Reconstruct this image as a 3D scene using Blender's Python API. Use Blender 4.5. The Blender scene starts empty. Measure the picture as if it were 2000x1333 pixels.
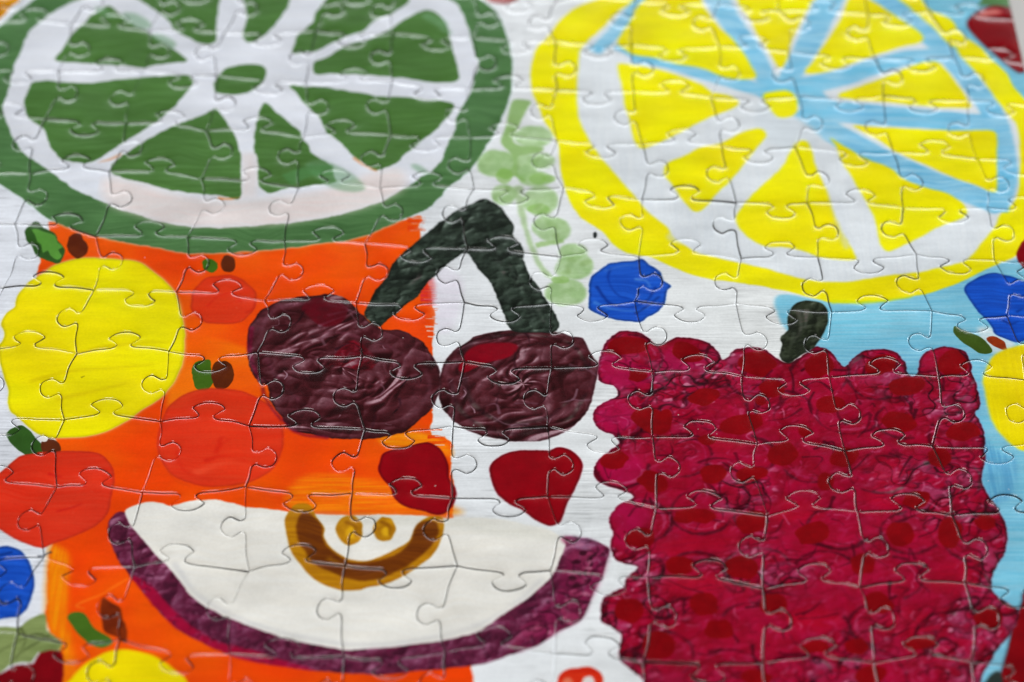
import bpy, math, random
import numpy as np
from mathutils import Vector
from mathutils.geometry import delaunay_2d_cdt

# ------------------------------------------------------------------ scene, camera, light
scene = bpy.context.scene
COL = scene.collection
random.seed(7)
rng = np.random.default_rng(11)

LENS = 95.0                                    # mm on a 36 mm sensor
FPX = LENS / 36.0 * 2000.0                     # focal length in photograph pixels
PITCH = math.atan(4990.0 / FPX)                # looking down at the table
DIST = FPX * 0.02 / 183.5                      # a piece is about 2 cm wide
CAM = np.array([0.0, -DIST * math.cos(PITCH), DIST * math.sin(PITCH)])

cam_data = bpy.data.cameras.new("camera")
cam_data.lens = LENS
cam_data.sensor_width = 36.0
cam_data.clip_start = 0.01
cam_data.clip_end = 50.0
cam_data.dof.use_dof = True
cam_data.dof.focus_distance = DIST * 0.983
cam_data.dof.aperture_fstop = 11.0
cam = bpy.data.objects.new("camera", cam_data)
COL.objects.link(cam)
cam.location = CAM
cam.rotation_euler = (math.pi / 2 - PITCH, 0, 0)
scene.camera = cam

world = bpy.data.worlds.new("World")
scene.world = world
world.use_nodes = True
wb = world.node_tree.nodes["Background"]
wb.inputs[0].default_value = (0.93, 0.96, 1.0, 1)
wb.inputs[1].default_value = 0.05


def area(name, loc, target, sx, sy, energy, color):
    L = bpy.data.lights.new(name, 'AREA')
    L.shape = 'RECTANGLE'
    L.size, L.size_y, L.energy, L.color = sx, sy, energy, color
    o = bpy.data.objects.new(name, L)
    COL.objects.link(o)
    o.location = loc
    o.rotation_euler = (Vector(target) - Vector(loc)).to_track_quat('-Z', 'Y').to_euler()
    return o


area("window_light", (0.1, 1.5, 0.42), (0, 0, 0), 1.3, 0.6, 14.0, (0.93, 0.97, 1.0))
area("side_window_light", (1.3, 1.05, 0.85), (0, 0, 0), 0.6, 0.6, 15.0, (0.93, 0.97, 1.0))
area("room_light", (-0.35, -0.25, 1.7), (0, 0, 0), 0.6, 0.6, 21.5, (1.0, 0.985, 0.96))

vs = scene.view_settings
vs.view_transform = 'Standard'
vs.look = 'None'
vs.exposure = 0.0
vs.gamma = 1.0


def P(x, y):
    """a point of the print, measured in the photograph, on the plane of the puzzle"""
    u, v = x - 1000.0, y - 666.5
    c, s = math.cos(PITCH), math.sin(PITCH)
    dy = FPX * c - v * s
    dz = -FPX * s - v * c
    t = -CAM[2] / dz
    return np.array([CAM[0] + u * t, CAM[1] + dy * t])


U = 0.02
THICK = 0.0019

# ------------------------------------------------------------------ the cut of the jigsaw
# corners: row of the cut -> column -> measured place
CORN = {
 0: {0: (34,1236), 1: (234,1247), 2: (450,1277), 3: (672,1282), 4: (870,1273), 5: (1084,1275), 6: (1257,1291), 7: (1491,1293), 8: (1708,1293), 9: (1898,1291), 10: (2090,1292)},
 1: {0: (86,1087), 1: (264,1106), 2: (486,1115), 3: (674,1105), 4: (893,1104), 5: (1075,1113), 6: (1266,1126), 7: (1491,1148), 8: (1680,1146), 9: (1885,1137), 10: (2080,1140)},
 2: {0: (111,950), 1: (278,960), 2: (480,949), 3: (688,962), 4: (884,972), 5: (1070,968), 6: (1283,991), 7: (1500,1006), 8: (1675,998), 9: (1860,1005), 10: (2060,1000)},
 3: {0: (126,819), 1: (313,822), 2: (487,831), 3: (713,838), 4: (885,831), 5: (1070,831), 6: (1275,852), 7: (1480,866), 8: (1650,879), 9: (1822,870), 10: (2022,862)},
 4: {-1: (-22,683), 0: (150,690), 1: (329,684), 2: (504,686), 3: (708,693), 4: (908,705), 5: (1078,718), 6: (1275,725), 7: (1450,734), 8: (1620,735), 9: (1834,734), 10: (2003,741)},
 5: {-1: (6,561), 0: (183,565), 1: (344,569), 2: (516,587), 3: (695,590), 4: (907,589), 5: (1078,591), 6: (1240,587), 7: (1438,592), 8: (1625,608), 9: (1821,606), 10: (1967,615)},
 6: {-1: (28,437), 0: (187,461), 1: (366,462), 2: (556,470), 3: (712,475), 4: (914,484), 5: (1096,500), 6: (1248,500), 7: (1448,504), 8: (1597,501), 9: (1790,496), 10: (1942,507)},
 7: {-1: (58,338), 0: (212,334), 1: (393,348), 2: (583,366), 3: (742,366), 4: (926,368), 5: (1100,365), 6: (1254,388), 7: (1438,394), 8: (1576,394), 9: (1764,404), 10: (1928,404)},
 8: {-2: (-75,230), -1: (88,231), 0: (246,240), 1: (402,254), 2: (592,267), 3: (764,264), 4: (919,267), 5: (1088,274), 6: (1255,280), 7: (1410,285), 8: (1553,286), 9: (1745,298), 10: (1909,309)},
 9: {-2: (-40,135), -1: (112,138), 0: (280,138), 1: (422,145), 2: (596,160), 3: (766,158), 4: (916,172), 5: (1088,175), 6: (1238,178), 7: (1388,189), 8: (1560,187), 9: (1725,185), 10: (1891,195)},
 10: {-2: (-10,45), -1: (138,45), 0: (290,60), 1: (437,64), 2: (617,58), 3: (768,64), 4: (920,72), 5: (1086,80), 6: (1233,86), 7: (1405,90), 8: (1540,100), 9: (1709,112), 10: (1862,110)},
 11: {-2: (10,-40), -1: (160,-30), 0: (305,-20), 1: (460,-20), 2: (626,-20), 3: (776,-15), 4: (922,-8), 5: (1086,0), 6: (1243,0), 7: (1404,6), 8: (1522,20), 9: (1696,26), 10: (1814,22)},
}
# knob centres on the cuts that run across: row -> left column -> place
HK = {
 0: {-1: (-60,1215), 0: (140,1276), 1: (346,1294), 2: (553,1263), 3: (762,1305), 4: (965,1239), 5: (1175,1260), 6: (1384,1315), 7: (1597,1263), 8: (1800,1256), 9: (2000,1318)},
 1: {-1: (-20,1110), 0: (155,1125), 1: (345,1078), 2: (583,1076), 3: (771,1130), 4: (995,1135), 5: (1189,1143), 6: (1387,1109), 7: (1590,1113), 8: (1781,1115), 9: (1986,1166)},
 2: {-1: (-3,909), 0: (185,930), 1: (367,980), 2: (586,980), 3: (792,948), 4: (993,991), 5: (1194,956), 6: (1375,973), 7: (1570,973), 8: (1774,978), 9: (1965,981)},
 3: {-1: (7,833), 0: (210,792), 1: (408,797), 2: (595,815), 3: (778,858), 4: (965,854), 5: (1178,866), 6: (1368,836), 7: (1555,845), 8: (1737,852), 9: (1946,888)},
 4: {-1: (56,661), 0: (243,662), 1: (411,709), 2: (605,711), 3: (794,723), 4: (984,733), 5: (1182,699), 6: (1363,706), 7: (1550,756), 8: (1729,712), 9: (1907,717)},
 5: {-1: (94,543), 0: (273,582), 1: (443,559), 2: (621,570), 3: (799,608), 4: (986,612), 5: (1157,611), 6: (1348,612), 7: (1526,617), 8: (1704,590), 9: (1899,632)},
 6: {-1: (130,429), 0: (292,445), 1: (474,482), 2: (640,455), 3: (813,497), 4: (982,473), 5: (1159,479), 6: (1339,479), 7: (1524,485), 8: (1695,519), 9: (1867,519)},
 7: {-1: (148,314), 0: (312,320), 1: (500,340), 2: (653,344), 3: (834,347), 4: (1003,383), 5: (1171,391), 6: (1338,374), 7: (1525,411), 8: (1681,382), 9: (1862,420)},
 8: {-2: (18,214), -1: (165,250), 0: (332,227), 1: (502,240), 2: (666,246), 3: (832,280), 4: (986,252), 5: (1174,294), 6: (1331,264), 7: (1482,304), 8: (1666,310), 9: (1826,286), 10: (1990,326)},
 9: {-2: (36,150), -1: (212,124), 0: (358,157), 1: (524,170), 2: (691,145), 3: (834,181), 4: (993,158), 5: (1167,191), 6: (1319,168), 7: (1476,205), 8: (1659,204), 9: (1803,206), 10: (1954,212)},
 10: {-2: (66,27), -1: (224,38), 0: (370,47), 1: (522,76), 2: (686,78), 3: (852,84), 4: (1008,91), 5: (1168,99), 6: (1314,106), 7: (1470,80), 8: (1632,121), 9: (1798,126), 10: (1952,104)},
 11: {4: (1014,10), 5: (1165,-18), 6: (1318,17), 7: (1474,28), 8: (1607,8), 9: (1752,38), 10: (1893,18)},
}
# knob centres on the cuts that run away from the viewer: column -> lower row -> place
VK = {
 -1: {4: (-42,625), 5: (54,490), 6: (70,384), 7: (47,278), 8: (130,181), 9: (154,94), 10: (180,5)},
 0: {0: (22,1157), 1: (58,1014), 2: (87,868), 3: (102,757), 4: (135,619), 5: (216,508), 6: (234,388), 7: (256,288), 8: (236,191), 9: (310,97), 10: (330,14)},
 1: {0: (216,1184), 1: (236,1040), 2: (329,880), 3: (301,749), 4: (371,626), 5: (386,513), 6: (416,401), 7: (432,294), 8: (438,202), 9: (402,102), 10: (482,14)},
 2: {0: (427,1188), 1: (455,1027), 2: (516,893), 3: (530,760), 4: (546,630), 5: (569,528), 6: (548,405), 7: (564,304), 8: (620,208), 9: (586,112), 10: (650,17)},
 3: {0: (644,1188), 1: (708,1028), 2: (673,901), 3: (676,774), 4: (724,646), 5: (734,530), 6: (767,413), 7: (728,310), 8: (738,206), 9: (744,110), 10: (746,20)},
 4: {0: (837,1197), 1: (853,1032), 2: (906,905), 3: (869,777), 4: (876,657), 5: (876,536), 6: (886,416), 7: (898,322), 8: (892,223), 9: (948,122), 10: (952,36)},
 5: {0: (1110,1193), 1: (1110,1037), 2: (1096,905), 3: (1047,779), 4: (1098,662), 5: (1058,547), 6: (1065,432), 7: (1060,313), 8: (1058,217), 9: (1104,134), 10: (1052,43)},
 6: {0: (1296,1203), 1: (1248,1053), 2: (1304,910), 3: (1252,779), 4: (1280,654), 5: (1271,549), 6: (1234,432), 7: (1284,328), 8: (1222,228), 9: (1254,133), 10: (1215,38)},
 7: {0: (1520,1209), 1: (1470,1065), 2: (1452,921), 3: (1480,788), 4: (1475,664), 5: (1419,549), 6: (1415,438), 7: (1402,339), 8: (1422,242), 9: (1424,142), 10: (1374,44)},
 8: {0: (1722,1207), 1: (1711,1067), 2: (1645,940), 3: (1657,807), 4: (1596,671), 5: (1590,559), 6: (1615,452), 7: (1597,349), 8: (1586,240), 9: (1530,145), 10: (1560,46)},
 9: {0: (1927,1206), 1: (1905,1070), 2: (1873,934), 3: (1860,805), 4: (1799,667), 5: (1776,554), 6: (1745,446), 7: (1780,354), 8: (1712,249), 9: (1742,149), 10: (1677,64)},
 10: {3: (1990,806), 4: (2015,680), 5: (1990,562), 6: (1959,454), 7: (1948,358), 8: (1874,252), 9: (1903,156), 10: (1866,70)},
}
C0, C1, R0, R1 = -3, 11, -2, 13                # lines of the cut that are built
corner = {}
for r, row in CORN.items():
    for c, xy in row.items():
        corner[(r, c)] = P(*xy)


def edge_x(y):                                  # the straight right-hand border
    return 987 + 985 * (y + 4323.0) / 4323.0


for r in range(0, 12):
    y = CORN[r][10][1] + 14
    corner[(r, 11)] = P(edge_x(y), y)
    for c in range(min(k for k in CORN[r]) - 1, C0 - 1, -1):
        corner[(r, c)] = corner[(r, c + 1)] + np.array([-0.0194, rng.uniform(-.0007, .0007)])
for r in (12, 13):
    for c in range(C0, C1 + 1):
        corner[(r, c)] = corner[(r - 1, c)] + np.array([0.0 if c == 11 else rng.uniform(-.0012, .0012), 0.0188 + rng.uniform(-.0006, .0006)])
for r in (-1, -2):
    for c in range(C0, C1 + 1):
        corner[(r, c)] = corner[(r + 1, c)] + np.array([0.0 if c == 11 else rng.uniform(-.0012, .0012), -0.0186 + rng.uniform(-.0006, .0006)])

TH = [(-.130, -.125), (-.078, -.078), (-.128, -.018), (-.163, .030), (-.100, .098), (0, .120)]
TV = [(-.125, -.118), (-.080, -.078), (-.108, -.030), (-.138, .028), (-.092, .100), (0, .128)]


def spline(pts, n=5):
    pts = [np.asarray(p) for p in pts]
    pts = [2 * pts[0] - pts[1]] + pts + [2 * pts[-1] - pts[-2]]
    out = []
    for i in range(1, len(pts) - 2):
        p0, p1, p2, p3 = pts[i - 1:i + 3]
        for k in range(n):
            t = k / n
            out.append(0.5 * (2 * p1 + (p2 - p0) * t + (2 * p0 - 5 * p1 + 4 * p2 - p3) * t * t + (3 * p1 - p0 - 3 * p2 + p3) * t ** 3))
    out.append(pts[-2])
    return out


def cut_edge(A, B, K, tmpl):
    L = np.linalg.norm(B - A)
    d = (B - A) / L
    n = np.array([-d[1], d[0]])
    t, h = (K - A) @ d, (K - A) @ n
    s = 1.0 if h >= 0 else -1.0
    h = min(max(abs(h), .085 * U), .20 * U)
    t = min(max(t, .30 * L), .70 * L)
    j = lambda a: rng.uniform(-a, a) * U
    lean = rng.uniform(-.12, .12)
    left = [(a * U + j(.008), b * U + j(.006)) for a, b in tmpl]
    right = [(-a * U + j(.008), b * U + j(.006)) for a, b in tmpl[:-1]][::-1]
    uv = [(t + a + lean * b, h + b) for a, b in left + right]
    lip0, lip1 = uv[0], uv[-1]
    uv = [(0, 0), (lip0[0] * .5, lip0[1] * .62 + j(.012))] + uv + [((lip1[0] + L) * .5, lip1[1] * .62 + j(.012)), (L, 0)]
    return spline([A + d * a + n * (b * s) for a, b in uv])


hedge, vedge = {}, {}
for r in range(R0, R1 + 1):
    for c in range(C0, C1):
        A, B = corner[(r, c)], corner[(r, c + 1)]
        k = HK.get(r, {}).get(c)
        K = P(*k) if k else (A + B) / 2 + np.array([rng.uniform(-.06, .06) * U, random.choice((-1, 1)) * .13 * U])
        hedge[(r, c)] = cut_edge(A, B, K, TH)
for c in range(C0, C1 + 1):
    for r in range(R0, R1):
        A, B = corner[(r, c)], corner[(r + 1, c)]
        if c == 11:
            vedge[(r, c)] = [A + (B - A) * i / 12 for i in range(13)]
            continue
        k = VK.get(c, {}).get(r)
        K = P(*k) if k else (A + B) / 2 + np.array([random.choice((-1, 1)) * .13 * U, rng.uniform(-.06, .06) * U])
        vedge[(r, c)] = cut_edge(A, B, K, TV)

# ------------------------------------------------------------------ the print: a painting of fruit, computed as colours
allc = np.array(list(corner.values()))
BX0, BY0 = allc.min(0) - .004
BX1, BY1 = allc.max(0) + .004
RES = 10500.0                                   # samples per metre of board
W, H = int((BX1 - BX0) * RES), int((BY1 - BY0) * RES)


def tex_xy(x, y):
    p = P(x, y)
    return (p[0] - BX0) * RES, (p[1] - BY0) * RES


def noise(sx, sy=None, seed=0, w=None, h=None):
    """smooth value noise 0..1 with cells of sx by sy samples"""
    sy = sy or sx
    w, h = w or W, h or H
    g = np.random.default_rng(seed).random((int(h / sy) + 3, int(w / sx) + 3)).astype(np.float32)

    def axis(n, s):
        a = np.arange(n, dtype=np.float32) / s
        i = a.astype(np.int32)
        f = a - i
        return i, f * f * (3 - 2 * f)
    ix, fx = axis(w, sx)
    iy, fy = axis(h, sy)
    rows = g[:, ix] * (1 - fx) + g[:, ix + 1] * fx
    return rows[iy] * (1 - fy)[:, None] + rows[iy + 1] * fy[:, None]


def fbm(s, seed, n=3, ax=1.0, ay=1.0):
    out, a, tot = 0, 1.0, 0
    for k in range(n):
        out = out + a * noise(max(s * ax / 2 ** k, 1.6), max(s * ay / 2 ** k, 1.6), seed + 31 * k)
        tot += a
        a *= .55
    return out / tot


def warped(field, dx, dy):
    iy = np.clip(np.arange(H)[:, None] + dy.astype(np.int32), 0, H - 1)
    ix = np.clip(np.arange(W)[None, :] + dx.astype(np.int32), 0, W - 1)
    return field[iy, ix]


def shift(a, dx, dy):
    return np.roll(np.roll(a, dy, 0), dx, 1)


N_FINE = noise(3.2, seed=1)
N_MED = fbm(26, 2)
N_BIG = fbm(150, 3)
N_STREAK = .65 * noise(90, 3.4, 4) + .35 * noise(36, 2.2, 5)        # strokes that run across
N_STREAKY = .65 * noise(3.6, 80, 6) + .35 * noise(2.4, 34, 7)       # strokes that run away
WX, WY = noise(70, seed=8) - .5, noise(70, seed=9) - .5
# wrinkled thick paint: folds with lit and dark flanks

W2, H2 = (W + 1) // 2, (H + 1) // 2
_ky = np.fft.fftfreq(H2)[:, None]
_kx = np.fft.rfftfreq(W2)[None, :]


def even(sx, sy, seed, rot=0.0):
    """even-grained periodic noise, about -1..1, with features of sx by sy samples"""
    g = np.random.default_rng(seed).standard_normal((H2, W2)).astype(np.float32)
    c_, s_ = math.cos(rot), math.sin(rot)
    u, v = _kx * c_ + _ky * s_, _ky * c_ - _kx * s_
    f = np.exp(-((u * sx / 2 * 2.6) ** 2 + (v * sy / 2 * 2.6) ** 2))
    o = np.fft.irfft2(np.fft.rfft2(g) * f, (H2, W2)).astype(np.float32)
    o /= 1.6 * o.std()
    o = np.repeat(np.repeat(o, 2, 0), 2, 1)[:H, :W]
    return (o + shift(o, 1, 0) + shift(o, 0, 1) + shift(o, 1, 1)) / 4


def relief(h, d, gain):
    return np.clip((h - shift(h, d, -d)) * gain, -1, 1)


A1, A2 = even(260, 34, 80), even(120, 18, 81)
E1, E2, E3, E4 = even(60, 46, 82), even(30, 24, 83, .6), even(15, 13, 84), even(9, 6, 86, .4)
PATCH = np.clip(even(110, 90, 85) * 1.6 + .75, 0, 1)    # where the paint is crumpled
SMALLH = np.abs(E2) * 1.0 + np.abs(E3) * .6 + .3 * np.abs(E1) + .28 * np.abs(E4)
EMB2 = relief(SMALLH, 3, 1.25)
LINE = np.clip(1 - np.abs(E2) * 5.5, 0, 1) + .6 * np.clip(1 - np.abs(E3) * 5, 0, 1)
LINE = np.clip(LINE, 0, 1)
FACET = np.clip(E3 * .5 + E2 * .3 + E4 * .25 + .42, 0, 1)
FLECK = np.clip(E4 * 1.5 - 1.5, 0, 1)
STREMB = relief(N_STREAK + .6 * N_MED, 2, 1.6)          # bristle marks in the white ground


def swirl(S, cx, cy):
    """height of paint pushed round a centre (window S)"""
    ox, oy = tex_xy(cx, cy)
    ys, xs = np.mgrid[S[0], S[1]].astype(np.float32)
    dx, dy = xs - ox, ys - oy
    dx = dx + 26 * E1[S]
    dy = dy + 26 * E1[::-1, ::-1][S]
    ix = ((np.arctan2(dy, dx) / (2 * np.pi) + .5) * (W - 1)).astype(int) % W
    iy = (np.hypot(dx, dy * 1.15) * 1.0 + cx).astype(int) % H
    return .95 * np.abs(A1[iy, ix]) + .5 * np.abs(A2[iy, ix]) + .6 * np.abs(E1[S]) + .34 * np.abs(E2[S]) + .12 * np.abs(E3[S])


SWEEP = warped(N_STREAK, 30 * WX, 36 * WY)                         # curved strokes

col = np.empty((H, W, 3), np.float32)
cls = np.zeros((H, W), np.uint8)
CLASS = ["white ground"]


def rgb(*c):
    return np.array(c, np.float32) / 255.0


def parse(s):
    return [tuple(float(v) for v in p.split(",")) for p in s.split()]


def closed(pts, n=5):
    pts = np.array(pts, np.float64)
    m = len(pts)
    out = []
    for i in range(m):
        p0, p1, p2, p3 = pts[i - 1], pts[i], pts[(i + 1) % m], pts[(i + 2) % m]
        for k in range(n):
            t = k / n
            out.append(0.5 * (2 * p1 + (p2 - p0) * t + (2 * p0 - 5 * p1 + 4 * p2 - p3) * t * t + (3 * p1 - p0 - 3 * p2 + p3) * t ** 3))
    return np.array(out)


def roughen(q, rag, seed):
    """densify an outline (in samples) and let it wander like a painted edge"""
    seg = np.roll(q, -1, 0) - q
    ln = np.hypot(seg[:, 0], seg[:, 1])
    out = []
    for a, s, l in zip(q, seg, ln):
        k = max(1, int(l / 2.0))
        out.append(a + s * (np.arange(k)[:, None] / k))
    q = np.concatenate(out)
    if rag <= 0 or len(q) < 12:
        return q
    r = np.random.default_rng(seed)
    m = len(q)
    off = np.zeros(m)
    for step, a in ((26, .62), (9, .38), (3, .22)):
        k = max(4, m // step)
        v = r.uniform(-1, 1, k)
        off += a * np.interp(np.arange(m) / m * k, np.arange(k + 1), np.append(v, v[0]))
    t = np.roll(q, -2, 0) - np.roll(q, 2, 0)
    t /= np.maximum(np.hypot(t[:, 0], t[:, 1]), 1e-6)[:, None]
    return q + np.stack([-t[:, 1], t[:, 0]], 1) * (off * rag)[:, None]


def fill(q):
    """coverage mask of an outline; returns mask and its window"""
    x0, y0 = np.floor(q.min(0)).astype(int) - 6
    x1, y1 = np.ceil(q.max(0)).astype(int) + 7
    x0, y0, x1, y1 = max(x0, 0), max(y0, 0), min(x1, W), min(y1, H)
    if x1 - x0 < 2 or y1 - y0 < 2:
        return None
    acc = np.zeros((y1 - y0, x1 - x0 + 2), np.float32)
    a, b = q, np.roll(q, -1, 0)
    up = a[:, 1] < b[:, 1]
    lo, hi = np.where(up[:, None], a, b), np.where(up[:, None], b, a)
    for sub in (.25, .75):
        ys = np.arange(y0, y1) + sub
        i0 = np.searchsorted(ys, lo[:, 1])
        i1 = np.searchsorted(ys, hi[:, 1])
        cnt = i1 - i0
        e = np.repeat(np.arange(len(lo)), cnt)
        if len(e) == 0:
            continue
        row = np.arange(len(e)) - np.repeat(np.cumsum(cnt) - cnt, cnt) + i0[e]
        yy = ys[row]
        xx = lo[e, 0] + (hi[e, 0] - lo[e, 0]) * (yy - lo[e, 1]) / (hi[e, 1] - lo[e, 1]) - x0
        xx = np.clip(xx, 0, x1 - x0)
        sgn = np.where(up[e], 1.0, -1.0)
        xi = xx.astype(int)
        f = xx - xi
        np.add.at(acc, (row, xi), sgn * (1 - f) * .5)
        np.add.at(acc, (row, xi + 1), sgn * f * .5)
    m = np.clip(np.abs(np.cumsum(acc, 1)[:, :x1 - x0]), 0, 1)
    return m, x0, y0, x1, y1


def box(m, k):
    if k < 1:
        return m
    for ax in (0, 1):
        p = np.pad(m, [(k + 1, k) if i == ax else (0, 0) for i in (0, 1)], mode='edge')
        c = np.cumsum(p, ax, dtype=np.float32)
        m = (np.take(c, range(2 * k + 1, c.shape[ax]), ax) - np.take(c, range(0, c.shape[ax] - 2 * k - 1), ax)) / (2 * k + 1)
    return m


def folds(cx, cy, rx, ry, count, lens, widths, colors, clip, seed, swirl=.7, alpha=(.35, .8), soft=1):
    """short curved strokes of thick paint, mostly following the round of the fruit"""
    r = np.random.default_rng(seed)
    for i in range(count):
        t, k = r.uniform(0, 2 * math.pi), math.sqrt(r.random())
        x, y = cx + rx * k * math.cos(t), cy + ry * k * math.sin(t)
        a = t + math.pi / 2 if r.random() < swirl else r.uniform(0, math.pi)
        a += r.normal(0, .35)
        l, b = r.uniform(*lens) / 2, r.normal(0, .5)
        pts = [(x - l * math.cos(a - b), y - .7 * l * math.sin(a - b)), (x, y), (x + l * math.cos(a + b), y + .7 * l * math.sin(a + b))]
        paint(stroke(pts, r.uniform(*widths), 1.2), colors[i % len(colors)], None, "flat", .3, rag=2, soft=soft, alpha=r.uniform(*alpha), clip=clip, n=2)


_seed = [100]


def paint(shape, color, name=None, tex="flat", amt=.1, c2=None, rag=2.0, soft=0, alpha=1.0, n=5, halo=None, wet=0.0, clip=None, centre=None, hues=((40, 8, 10), (128, 82, 94), (206, 178, 186))):
    pts = parse(shape) if isinstance(shape, str) else shape
    q = closed(pts, n) if n > 1 else np.array(pts, float)
    q = np.array([tex_xy(x, y) for x, y in q])
    _seed[0] += 1
    q = roughen(q, rag, _seed[0])
    r = fill(q)
    if r is None:
        return
    m, x0, y0, x1, y1 = r
    S = np.s_[y0:y1, x0:x1]
    m0 = m
    if soft:
        m = box(box(m, soft), soft)
    c1 = rgb(*color)
    if c2 is None:
        c2 = tuple(v * .8 for v in color)
    c2 = rgb(*c2)
    f = {"flat": N_MED, "streak": N_STREAK, "streaky": N_STREAKY, "sweep": SWEEP, "big": N_BIG, "fold": N_MED, "ffold": N_MED}[tex][S]
    k = np.clip((f - .5) * 2.2 + .5, 0, 1)
    k = np.clip(amt * k + .35 * amt * np.clip((N_BIG[S] - .45) * 3, 0, 1), 0, 1)
    c = c1 + (c2 - c1) * k[..., None]
    if tex == "fold":
        h = swirl(S, *centre) if centre else (.7 * np.abs(E1) + .7 * np.abs(E2) + .34 * np.abs(E3) + .1 * np.abs(E4))[S]
        e = relief(h, 4, 2.1)
        dark_, lit, hot = hues
        c = c + (rgb(*dark_) - c) * (np.clip(-e * 1.3, 0, 1) * .85)[..., None]
        c = c + (rgb(*lit) - c) * (np.clip(e * 1.2, 0, 1) ** .8 * .85)[..., None]
        c = c + (rgb(*hot) - c) * (np.clip(e - .5, 0, 1) * 1.3)[..., None]
        c = c * (1 + .12 * (N_FINE[S] - .5))[..., None]
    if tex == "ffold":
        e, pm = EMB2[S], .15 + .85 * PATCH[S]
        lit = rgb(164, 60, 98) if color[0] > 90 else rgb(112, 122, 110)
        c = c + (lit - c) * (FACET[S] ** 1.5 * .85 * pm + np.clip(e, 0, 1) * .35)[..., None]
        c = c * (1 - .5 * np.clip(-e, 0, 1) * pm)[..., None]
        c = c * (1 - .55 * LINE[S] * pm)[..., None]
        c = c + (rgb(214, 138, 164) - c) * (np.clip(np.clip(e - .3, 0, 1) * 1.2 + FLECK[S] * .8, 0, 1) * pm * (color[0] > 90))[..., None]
    if wet:                                       # a ridge where the stroke of thick paint ends
        inner = np.clip((m0 - box(m0, 7)) * 2.4, 0, 1) * m0
        c = c * (1 - wet * inner)[..., None]
    if halo is not None:
        ring = np.clip(box(box(m0, 5), 5) * 1.6, 0, 1)[..., None] * .75
        col[S] = col[S] + (rgb(*halo) - col[S]) * ring
    if clip:
        m = m * np.isin(cls[S], [CLASS.index(v) for v in clip])
    a = (m * alpha)[..., None]
    col[S] = col[S] + (c - col[S]) * a
    if name:
        if name not in CLASS:
            CLASS.append(name)
        cls[S][m > .5] = CLASS.index(name)


def oval(cx, cy, rx, ry, rot=0.0, n=14, wob=.06, seed=0):
    r = np.random.default_rng(seed + int(cx * 7 + cy))
    a = math.radians(rot)
    out = []
    for i in range(n):
        t = 2 * math.pi * i / n
        k = 1 + r.uniform(-wob, wob)
        x, y = rx * math.cos(t) * k, ry * math.sin(t) * k
        out.append((cx + x * math.cos(a) - y * math.sin(a), cy + x * math.sin(a) + y * math.cos(a)))
    return out


def stroke(pts, w, w2=None):
    """outline of a brush stroke of width w (photograph units, foreshortened in height)"""
    pts = np.array(parse(pts) if isinstance(pts, str) else pts, float)
    m = len(pts)
    k = max(2, (m - 1) * 5)
    q = np.array(spline(list(pts), 5))
    ws = np.linspace(w, w2 if w2 is not None else w, len(q)) / 2
    sc = np.array([1, .69])
    t = np.gradient(q / sc, axis=0)
    t /= np.hypot(t[:, 0], t[:, 1])[:, None]
    nn = np.stack([-t[:, 1], t[:, 0]], 1) * sc * ws[:, None]
    return [tuple(p) for p in np.concatenate([q + nn, (q - nn)[::-1]])]


# ground: white with faint strokes, cooler towards the left
gx = np.linspace(0, 1, W, dtype=np.float32)[None, :]
cool, warm = rgb(226, 230, 238), rgb(228, 231, 230)
k = np.clip(gx * 1.6 - .35, 0, 1)
col[:] = cool + (warm - cool) * k[..., None]
st = np.clip((N_STREAK - .5) * 2.4 + .5, 0, 1) * np.clip(N_BIG * 2.2 - .5, 0, 1)
col *= (1 - .07 * st * (1.15 - gx))[..., None]
scr = np.clip(noise(40, 1.8, 40) * 1.5 - 1.0, 0, 1) * np.clip(noise(90, seed=41) * 2.2 - 1.0, 0, 1)
col *= (1 + .13 * STREMB * np.clip(N_BIG * 2.4 - .7, 0, 1))[..., None]
col *= (1 - .55 * scr * (1.0 - .8 * gx))[..., None]

WHITE_L, PINK = (221, 224, 231), (226, 204, 197)
GREEN, GREEN2 = (92, 134, 84), (66, 104, 60)
YEL, YEL2 = (238, 230, 0), (230, 220, 0)
ORG, ORG2 = (232, 72, 2), (238, 112, 2)
SKY, SKY2 = (116, 188, 214), (160, 208, 226)

# light blue ground at the right
paint("1522,575 1522,620 1540,650 1600,720 1700,900 1900,1420 2400,1420 2400,380 2000,500 1860,545 1780,572 1640,590", SKY, "light blue ground", "streak", .5, SKY2, 3, 4)
paint("1790,-60 1815,20 1870,60 1905,100 1960,140 2005,200 2160,220 2160,-120", SKY, "light blue ground", "sweep", .5, SKY2, 3, 4)
paint("1910,640 1945,640 1985,672 1960,690 1920,680", (216, 226, 228), None, "streak", .2, SKY, 4, 5)
paint("1900,760 1925,850 1950,880 1985,900 1975,960 1940,985 1925,950 1915,870", (70, 140, 190), None, "streaky", .6, (128, 196, 224), 4, 7, alpha=.55)

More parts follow.
